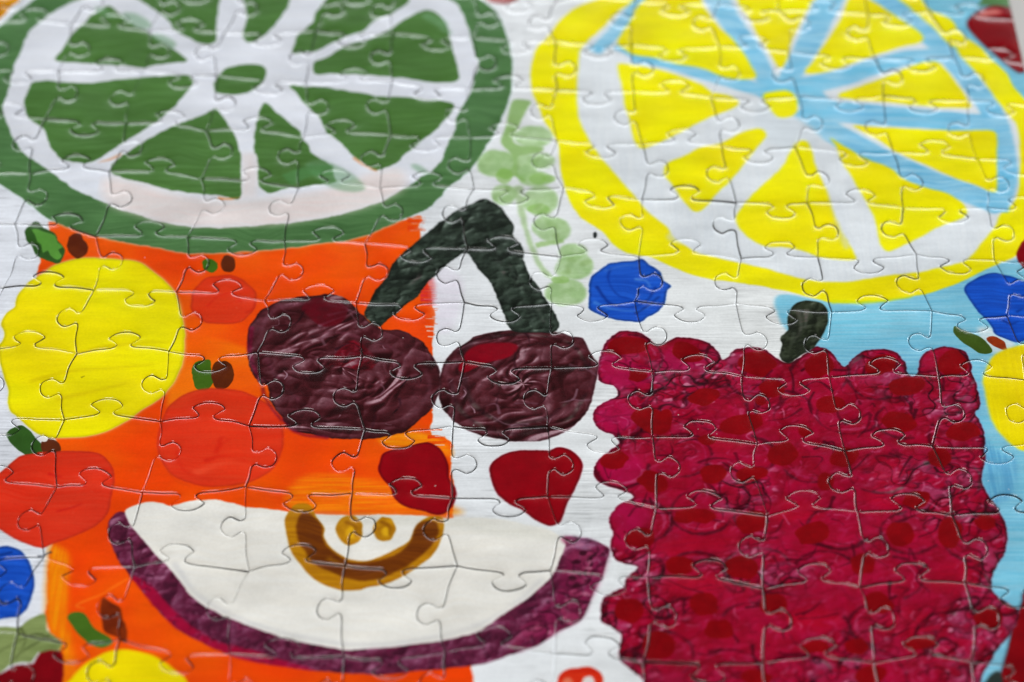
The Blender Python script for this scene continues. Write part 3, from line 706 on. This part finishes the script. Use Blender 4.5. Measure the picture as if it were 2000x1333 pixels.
# ---- strawberries at the right-hand border
paint("1916,-2 1912,10 1940,12 1976,17 2000,20 2000,-40 1916,-40", (96, 142, 88), "small green leaf", "streak", .5, (70, 112, 62), 3, 2)
paint("1914,20 1900,30 1890,42 1890,52 1900,66 1920,86 1940,102 1960,120 1990,142 2002,138 2060,120 2060,20 1976,16 1940,13", (140, 0, 16), "dark red strawberry", "flat", .35, (112, 0, 10), 2, 2, halo=(60, 40, 50))
paint("1912,32 1925,20 1945,18 1960,26 1935,30 1920,36", (226, 150, 140), None, "flat", .3, rag=2, soft=4, alpha=.8)
paint("2004,466 1990,484 1986,501 1997,520 2030,545 2080,520 2080,450 2035,440", (140, 2, 18), "dark red strawberry", "flat", .4, rag=2, soft=1)
paint("1998,1178 1982,1215 1976,1240 1962,1300 1948,1340 1940,1420 2200,1420 2200,1130 2020,1150", (140, 2, 14), "dark red strawberry", "flat", .4, (110, 0, 10), 2, 1, halo=(40, 20, 30))
paint("1948,1310 1925,1330 1915,1360 1950,1370 1960,1330", (50, 60, 56), None, "flat", .5, rag=3, soft=2)

# ---- raspberry
rasp = "1178,680 1189,659 1210,647 1245,647 1266,659 1280,670 1300,668 1321,660 1352,662 1380,670 1401,688 1408,704 1422,702 1440,684 1468,679 1496,684 1520,702 1538,709 1559,702 1576,688 1597,677 1625,688 1643,712 1653,716 1671,695 1702,681 1737,683 1762,698 1772,726 1783,735 1792,726 1797,698 1814,684 1846,677 1877,684 1891,702 1898,730 1909,758 1911,793 1905,807 1919,828 1926,856 1923,884 1919,912 1916,940 1923,964 1944,985 1958,1010 1968,1042 1961,1081 1947,1105 1937,1130 1940,1154 1965,1175 1990,1192 1979,1228 1965,1249 1944,1280 1923,1319 1916,1345 1890,1440 1290,1440 1262,1333 1238,1312 1217,1291 1208,1263 1213,1242 1203,1231 1178,1214 1173,1193 1182,1168 1210,1154 1224,1147 1224,1130 1245,1109 1224,1102 1203,1091 1194,1067 1199,1042 1189,1018 1196,997 1210,983 1238,971 1217,957 1178,945 1163,926 1164,905 1185,884 1210,866 1196,849 1168,838 1159,821 1161,800 1182,782 1206,772 1199,754 1175,746 1168,730 1171,695"
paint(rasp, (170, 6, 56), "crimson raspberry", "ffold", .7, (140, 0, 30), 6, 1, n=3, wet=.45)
# pinker paint down its left flank, hot red patches, folds
for cx, cy, rx, ry in ((1205, 720, 34, 24), (1200, 812, 40, 30), (1210, 915, 44, 30), (1230, 1005, 44, 26), (1230, 1050, 36, 30), (1330, 700, 50, 22), (1225, 735, 50, 26)):
    paint(oval(cx, cy, rx, ry), (178, 10, 80), None, "flat", .5, (160, 8, 62), 5, 8, alpha=.75, clip=["crimson raspberry"])
for cx, cy, rx, ry in ((1390, 1050, 60, 26), (1360, 1140, 70, 22), (1560, 1000, 50, 24), (1740, 970, 40, 26), (1860, 1130, 44, 34), (1730, 920, 34, 24), (1420, 870, 40, 20), (1590, 1210, 50, 22), (1780, 1220, 50, 26), (1330, 1070, 40, 18)):
    paint(oval(cx, cy, rx, ry), (196, 2, 40), None, "sweep", .6, (160, 4, 50), 6, 9, alpha=.45, clip=["crimson raspberry"])
lobes = [(1232,700,66,50),(1345,712,62,46),(1470,730,60,48),(1600,730,60,50),(1712,735,60,50),(1850,735,56,56),(1210,815,60,46),(1300,800,60,44),(1400,800,66,44),(1530,800,60,40),(1660,810,70,40),(1770,820,64,40),(1870,850,60,48),
         (1215,910,58,46),(1330,890,66,46),(1450,890,70,44),(1590,900,70,46),(1720,920,70,46),(1850,940,70,50),(1250,1020,66,46),(1370,1000,66,46),(1500,1010,70,46),(1640,1030,70,46),(1780,1040,66,46),(1900,1050,62,50),
         (1240,1110,60,40),(1360,1120,70,44),(1480,1110,70,44),(1610,1120,70,46),(1740,1130,66,46),(1870,1150,70,50),(1230,1195,56,44),(1350,1210,66,46),(1470,1220,70,46),(1600,1230,66,44),(1720,1220,66,46),(1850,1240,66,46),(1290,1280,70,50),(1420,1310,70,46),(1560,1320,70,46),(1700,1310,70,46),(1830,1320,66,46)]
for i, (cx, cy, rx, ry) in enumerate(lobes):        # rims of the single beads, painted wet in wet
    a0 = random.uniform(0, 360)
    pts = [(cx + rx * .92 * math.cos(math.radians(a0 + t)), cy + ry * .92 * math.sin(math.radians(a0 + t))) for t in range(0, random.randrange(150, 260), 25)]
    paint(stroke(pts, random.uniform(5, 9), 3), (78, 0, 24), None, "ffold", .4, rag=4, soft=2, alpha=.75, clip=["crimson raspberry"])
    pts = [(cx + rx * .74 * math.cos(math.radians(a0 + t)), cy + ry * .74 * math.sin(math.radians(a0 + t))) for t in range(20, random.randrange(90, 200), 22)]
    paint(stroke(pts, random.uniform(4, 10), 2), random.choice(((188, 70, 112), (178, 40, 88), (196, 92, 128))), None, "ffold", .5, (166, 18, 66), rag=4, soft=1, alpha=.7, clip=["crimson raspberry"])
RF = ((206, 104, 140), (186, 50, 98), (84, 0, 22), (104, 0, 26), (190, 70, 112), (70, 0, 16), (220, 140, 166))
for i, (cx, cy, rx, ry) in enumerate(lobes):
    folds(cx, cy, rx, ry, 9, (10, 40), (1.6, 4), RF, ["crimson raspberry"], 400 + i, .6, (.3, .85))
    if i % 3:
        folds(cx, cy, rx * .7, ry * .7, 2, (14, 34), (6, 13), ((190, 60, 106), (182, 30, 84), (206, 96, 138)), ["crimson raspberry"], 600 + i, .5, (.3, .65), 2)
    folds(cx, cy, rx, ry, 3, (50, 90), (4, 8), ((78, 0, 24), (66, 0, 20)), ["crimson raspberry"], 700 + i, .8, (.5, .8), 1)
DOTS = [(1228,675,42,18),(1245,735,18,12),(1272,822,42,24),(1200,898,26,17),(1278,940,30,20),(1342,688,33,17),(1377,775,33,16),(1478,709,37,24),(1601,712,28,24),(1723,712,32,18),(1860,710,30,24),(1772,754,34,20),(1510,758,24,18),(1622,790,32,17),(1450,828,44,20),(1758,824,36,20),(1884,842,32,18),(1570,842,14,12),(1527,887,32,22),(1650,892,28,19),(1834,895,24,20),(1394,926,28,18),(1468,926,32,15),(1612,940,18,18),(1790,975,26,16),(1485,784,12,10),(1300,814,14,13),
        (1366,1007,32,15),(1468,1021,30,20),(1587,1042,34,22),(1758,1042,26,24),(1856,1040,24,30),(1324,1105,26,16),(1450,1109,34,24),(1685,1102,24,22),(1374,1179,30,24),(1510,1179,26,22),(1716,1179,28,22),(1405,1231,28,20),(1674,1263,22,18),(1594,1263,26,12),(1797,1256,30,14),(1930,1207,28,20),(1925,1021,22,16),(1252,1050,27,20),(1329,1105,26,17),(1228,1193,30,26),(1287,1260,32,28),(1336,1009,22,14),(1380,860,18,10),(1700,1320,30,18),(1480,1325,30,16)]
for x, y, rx, ry in DOTS:
    paint(oval(x, y, rx, ry, random.uniform(-15, 15), 11, .12), (142, 0, 10), None, "flat", .5, (116, 0, 5), 4, 1, alpha=.95)
# green stalk of the raspberry
paint("1562,589 1587,589 1611,598 1617,620 1608,652 1597,672 1590,681 1559,698 1541,710 1524,698 1527,674 1524,660 1538,645 1541,620 1548,600", (50, 58, 40), "dark green raspberry stalk", "fold", .5, (30, 36, 26), 4, 1, n=4, wet=.2, hues=((24, 28, 20), (88, 96, 80), (136, 142, 130)))
for p, c in (("1560,610 1565,640 1550,670", (96, 104, 92)), ("1585,600 1592,630 1580,660", (28, 34, 22)), ("1575,605 1572,640", (110, 116, 106)), ("1600,620 1596,650", (74, 82, 64)), ("1552,650 1540,690", (80, 88, 72))):
    paint(stroke(p, 9, 3), c, None, "ffold", .5, rag=3, soft=2, alpha=.7)

# small marks anywhere on the print
col *= (1 + .035 * (N_FINE - .5) + .14 * (fbm(70, 60, 3, 2.0, .8) - .5) + .03 * (SWEEP - .5))[..., None]
hue = (fbm(120, 61, 2) - .5)[..., None] * np.array([.03, .09, .05], np.float32)
col *= 1 + hue * (np.ptp(col, axis=2, keepdims=True) > .35)
scuff = np.clip(noise(5, seed=62) * 4 - 3.5, 0, 1) * np.clip(noise(60, seed=63) * 3 - 1.6, 0, 1)
col += (.8 - col) * (.22 * scuff)[..., None]
np.clip(col, 0, 1, out=col)
col **= 1.10                                     # density of the printing ink

img = bpy.data.images.new("fruit_print", W, H, alpha=False)
buf = np.ones((H, W, 4), np.float32)
buf[..., :3] = col
img.pixels.foreach_set(buf.ravel())
img.update()
img.pack()
del buf

# ------------------------------------------------------------------ materials


def new_mat(name):
    m = bpy.data.materials.new(name)
    m.use_nodes = True
    nt = m.node_tree
    return m, nt, nt.nodes["Principled BSDF"]


print_mat, nt, bsdf = new_mat("printed_paper")
tx = nt.nodes.new("ShaderNodeTexImage")
tx.image = img
tx.interpolation = 'Cubic'
tx.extension = 'EXTEND'
uvn = nt.nodes.new("ShaderNodeUVMap")
uvn.uv_map = "print"
nt.links.new(uvn.outputs[0], tx.inputs[0])
tc = nt.nodes.new("ShaderNodeTexCoord")
geo = nt.nodes.new("ShaderNodeNewGeometry")
dust = nt.nodes.new("ShaderNodeTexVoronoi")            # specks of lint
dust.inputs["Scale"].default_value = 260.0
nt.links.new(geo.outputs["Position"], dust.inputs["Vector"])
ramp = nt.nodes.new("ShaderNodeValToRGB")
ramp.color_ramp.elements[0].position = 0.028
ramp.color_ramp.elements[0].color = (1, 1, 1, 1)
ramp.color_ramp.elements[1].position = 0.045
ramp.color_ramp.elements[1].color = (0, 0, 0, 1)
nt.links.new(dust.outputs["Distance"], ramp.inputs[0])
sel = nt.nodes.new("ShaderNodeMath")
sel.operation = 'GREATER_THAN'
sel.inputs[1].default_value = 0.93
sepc = nt.nodes.new("ShaderNodeSeparateColor")
nt.links.new(dust.outputs["Color"], sepc.inputs[0])
nt.links.new(sepc.outputs[0], sel.inputs[0])
mul = nt.nodes.new("ShaderNodeMath")
mul.operation = 'MULTIPLY'
nt.links.new(ramp.outputs[0], mul.inputs[0])
nt.links.new(sel.outputs[0], mul.inputs[1])
mul2 = nt.nodes.new("ShaderNodeMath")
mul2.operation = 'MULTIPLY'
mul2.inputs[1].default_value = 0.55
nt.links.new(mul.outputs[0], mul2.inputs[0])
mix = nt.nodes.new("ShaderNodeMix")
mix.data_type = 'RGBA'
nt.links.new(mul2.outputs[0], mix.inputs[0])
nt.links.new(tx.outputs[0], mix.inputs[6])
mix.inputs[7].default_value = (0.75, 0.74, 0.72, 1)
nt.links.new(mix.outputs[2], bsdf.inputs["Base Color"])
nz = nt.nodes.new("ShaderNodeTexNoise")
nz.inputs["Scale"].default_value = 1400.0
nz.inputs["Detail"].default_value = 2.0
nt.links.new(geo.outputs["Position"], nz.inputs["Vector"])
nz2 = nt.nodes.new("ShaderNodeTexNoise")
nz2.inputs["Scale"].default_value = 120.0
nz2.inputs["Detail"].default_value = 3.0
nt.links.new(geo.outputs["Position"], nz2.inputs["Vector"])
b1 = nt.nodes.new("ShaderNodeBump")
b1.inputs["Strength"].default_value = 0.10
b1.inputs["Distance"].default_value = 0.0002
nt.links.new(nz.outputs[0], b1.inputs["Height"])
b2 = nt.nodes.new("ShaderNodeBump")
b2.inputs["Strength"].default_value = 0.18
b2.inputs["Distance"].default_value = 0.0006
nt.links.new(nz2.outputs[0], b2.inputs["Height"])
nt.links.new(b1.outputs[0], b2.inputs["Normal"])
nt.links.new(b2.outputs[0], bsdf.inputs["Normal"])
mr = nt.nodes.new("ShaderNodeMapRange")
mr.inputs["To Min"].default_value = 0.11
mr.inputs["To Max"].default_value = 0.20
nt.links.new(nz2.outputs[0], mr.inputs["Value"])
nt.links.new(mr.outputs[0], bsdf.inputs["Roughness"])
bsdf.inputs["Specular IOR Level"].default_value = 0.45

board_mat, nt, bsdf = new_mat("grey_chipboard")
nz = nt.nodes.new("ShaderNodeTexNoise")
nz.inputs["Scale"].default_value = 900.0
geo = nt.nodes.new("ShaderNodeNewGeometry")
nt.links.new(geo.outputs["Position"], nz.inputs["Vector"])
cr = nt.nodes.new("ShaderNodeValToRGB")
cr.color_ramp.elements[0].color = (0.05, 0.045, 0.042, 1)
cr.color_ramp.elements[1].color = (0.17, 0.155, 0.145, 1)
nt.links.new(nz.outputs[0], cr.inputs[0])
nt.links.new(cr.outputs[0], bsdf.inputs["Base Color"])
bsdf.inputs["Roughness"].default_value = 0.9

table_mat, nt, bsdf = new_mat("matt_grey_table")
nz = nt.nodes.new("ShaderNodeTexNoise")
nz.inputs["Scale"].default_value = 60.0
nz.inputs["Detail"].default_value = 6.0
geo = nt.nodes.new("ShaderNodeNewGeometry")
nt.links.new(geo.outputs["Position"], nz.inputs["Vector"])
cr = nt.nodes.new("ShaderNodeValToRGB")
cr.color_ramp.elements[0].color = (0.40, 0.385, 0.37, 1)
cr.color_ramp.elements[1].color = (0.50, 0.485, 0.47, 1)
nt.links.new(nz.outputs[0], cr.inputs[0])
nt.links.new(cr.outputs[0], bsdf.inputs["Base Color"])
bsdf.inputs["Roughness"].default_value = 0.55

# ------------------------------------------------------------------ the table and the puzzle
Z0 = -THICK - 0.0001
tm = bpy.data.meshes.new("table")
tv = [(-1.2, -0.5, Z0), (1.2, -0.5, Z0), (1.2, 0.75, Z0), (-1.2, 0.75, Z0)]
tv += [(x, y, Z0 - .03) for x, y, z in tv]
tm.from_pydata(tv, [], [(0, 1, 2, 3), (7, 6, 5, 4), (0, 4, 5, 1), (1, 5, 6, 2), (2, 6, 7, 3), (3, 7, 4, 0)])
tm.materials.append(table_mat)
table = bpy.data.objects.new("tabletop", tm)
COL.objects.link(table)
table["kind"] = "structure"
table["label"] = "plain matt grey tabletop under the jigsaw puzzle"

puzzle = bpy.data.objects.new("jigsaw_puzzle", None)
COL.objects.link(puzzle)
puzzle["label"] = "assembled glossy jigsaw puzzle showing bright painted fruit slices and berries"
puzzle["category"] = "jigsaw puzzle"


def offset(q, d):
    """move a closed counter-clockwise outline inwards by d"""
    t = np.roll(q, -1, 0) - np.roll(q, 1, 0)
    t /= np.maximum(np.hypot(t[:, 0], t[:, 1]), 1e-9)[:, None]
    return q + np.stack([-t[:, 1], t[:, 0]], 1) * d


def seg_dist(p, q):
    a, b = q, np.roll(q, -1, 0)
    ab = b - a
    l2 = np.maximum((ab ** 2).sum(1), 1e-16)
    ap = p[:, None, :] - a[None]
    t = np.clip((ap * ab[None]).sum(2) / l2[None], 0, 1)
    dd = ap - t[..., None] * ab[None]
    return np.sqrt((dd ** 2).sum(2)).min(1)


def inside(p, q):
    a, b = q, np.roll(q, -1, 0)
    y = p[:, 1][:, None]
    cond = (a[None, :, 1] > y) != (b[None, :, 1] > y)
    with np.errstate(divide='ignore', invalid='ignore'):
        xi = a[None, :, 0] + (b[None, :, 0] - a[None, :, 0]) * (y - a[None, :, 1]) / (b[None, :, 1] - a[None, :, 1])
    return (np.sum(cond & (p[:, 0][:, None] < xi), 1) % 2) == 1


PA, PB, PC, PD = 0.00016, 0.00010, 0.00017, 0.0010


def profile(d):
    """how far the pressed edge of a piece sinks, d metres in from the cut"""
    return -PA * np.exp(-d / PB) - PC * np.exp(-d / PD)


def slope(d):
    return PA / PB * np.exp(-d / PB) + PC / PD * np.exp(-d / PD)


def nearest(p, q):
    """distance to the cut and the direction that leads away from it"""
    a, b = q, np.roll(q, -1, 0)
    ab = b - a
    l2 = np.maximum((ab ** 2).sum(1), 1e-16)
    ap = p[:, None, :] - a[None]
    t = np.clip((ap * ab[None]).sum(2) / l2[None], 0, 1)
    dd = ap - t[..., None] * ab[None]
    dist = np.sqrt((dd ** 2).sum(2))
    k = dist.argmin(1)
    i = np.arange(len(p))
    v, dm = dd[i, k], dist[i, k]
    nrm = np.stack([-ab[:, 1], ab[:, 0]], 1) / np.sqrt(l2)[:, None]
    on = dm < 2e-5
    # on the cut itself: mean of the two neighbouring normals
    s1 = nrm[k]
    nb = np.where(t[i, k] < .5, np.roll(np.arange(len(q)), 1)[k], np.roll(np.arange(len(q)), -1)[k])
    s2 = s1 + nrm[nb]
    s2 /= np.maximum(np.hypot(s2[:, 0], s2[:, 1]), 1e-9)[:, None]
    g = np.where(on[:, None], s2, v / np.maximum(dm, 1e-12)[:, None])
    return dm, g


def make_piece(r, c):
    e = hedge[(r, c)][:-1] + vedge[(r, c + 1)][:-1] + hedge[(r + 1, c)][::-1][:-1] + vedge[(r, c)][::-1][:-1]
    q = np.array(e)
    keep = np.hypot(*(q - np.roll(q, 1, 0)).T) > 4e-5
    q = q[keep]
    q = offset(q, 0.00005 + rng.uniform(0, .00007)) + rng.normal(0, .00003, 2)
    cen = q.mean(0)
    RINGS = (0.0, .00004, .00009, .00016, .00026, .00042)
    rings = [offset(q, d) for d in RINGS]
    inner = rings[-1]
    x0, y0 = q.min(0)
    x1, y1 = q.max(0)
    gs = 0.0011
    gx, gy = np.meshgrid(np.arange(x0, x1, gs), np.arange(y0, y1, gs))
    gp = np.stack([gx.ravel() + (np.arange(gx.size) // gx.shape[1] % 2) * gs * .5, gy.ravel()], 1)
    gp = gp[inside(gp, q)]
    gp = gp[seg_dist(gp, q) > .00085]
    allp = np.concatenate([inner, gp])
    m = len(q)
    S = 1000.0                                   # triangulate in millimetres
    vv, _, ff, ov, _, _ = delaunay_2d_cdt([Vector(((x - cen[0]) * S, (y - cen[1]) * S)) for x, y in allp], [], [list(range(m))], 1, 1e-7)
    core = np.array([(v.x / S, v.y / S) for v in vv])
    back = {}
    for k, src in enumerate(ov):
        for j_ in src:
            back[j_] = k
    nring = m * (len(RINGS) - 1)
    v2 = np.concatenate([r_ - cen for r_ in rings[:-1]] + [core])
    faces = []
    idx = lambda k, i: k * m + i % m if k < len(RINGS) - 1 else nring + back.get(i % m, 0)
    for k in range(len(RINGS) - 1):
        for i in range(m):
            faces.append((idx(k, i), idx(k, i + 1), idx(k + 1, i + 1), idx(k + 1, i)))
    faces += [tuple(i + nring for i in f) for f in ff]
    dm, g = nearest(v2 + cen, q)
    z = profile(dm)
    sl = slope(dm)
    tx_, ty_ = rng.normal(0, .006, 2)
    z = z + v2[:, 0] * tx_ + v2[:, 1] * ty_ + rng.normal(0, 2.2e-5)
    nor = np.stack([-sl * g[:, 0] - tx_, -sl * g[:, 1] - ty_, np.ones(len(v2))], 1)
    nor /= np.linalg.norm(nor, axis=1)[:, None]
    verts = [(a, b, h) for (a, b), h in zip(v2, z)]
    ntop = len(faces)
    base = len(verts)                            # walls from the cut edge down to the table
    for i in range(m):
        verts.append(verts[i])
        verts.append((verts[i][0], verts[i][1], -THICK))
    for i in range(m):
        j = (i + 1) % m
        faces.append((base + 2 * j, base + 2 * i, base + 2 * i + 1, base + 2 * j + 1))
    me = bpy.data.meshes.new("puzzle_piece")
    me.from_pydata(verts, [], faces)
    me.materials.append(print_mat)
    me.materials.append(board_mat)
    me.polygons.foreach_set("material_index", [0] * ntop + [1] * (len(faces) - ntop))
    me.polygons.foreach_set("use_smooth", [True] * len(faces))
    uv = me.uv_layers.new(name="print")
    vi = np.empty(len(me.loops), np.int32)
    me.loops.foreach_get("vertex_index", vi)
    va = np.array(verts)[vi]
    uu = np.stack([(va[:, 0] + cen[0] - BX0) * RES / W, (va[:, 1] + cen[1] - BY0) * RES / H], 1)
    uv.data.foreach_set("uv", uu.astype(np.float32).ravel())
    me.update()
    ln = np.zeros((len(me.loops), 3), np.float32)          # zero keeps the computed normal on the walls
    sel_ = vi < len(nor)
    ln[sel_] = nor[vi[sel_]]
    me.normals_split_custom_set(ln.tolist())
    o = bpy.data.objects.new("puzzle_piece", me)
    o.location = (cen[0], cen[1], 0)
    o.parent = puzzle
    COL.objects.link(o)
    # what is printed on it
    px = ((q[:, 0] - BX0) * RES).astype(int)
    py = ((q[:, 1] - BY0) * RES).astype(int)
    win = cls[max(py.min(), 0):py.max():4, max(px.min(), 0):px.max():4]
    if win.size:
        cnt = np.bincount(win.ravel(), minlength=len(CLASS)) / win.size
        top = [CLASS[i] for i in np.argsort(-cnt)[:3] if cnt[i] > .08]
        if top:
            s = top[0] if len(top) == 1 else ", ".join(top[:-1]) + " and " + top[-1]
            o["label"] = "jigsaw piece printed with " + s
    return o


for r in range(R0, R1):
    for c in range(C0, C1):
        make_piece(r, c)
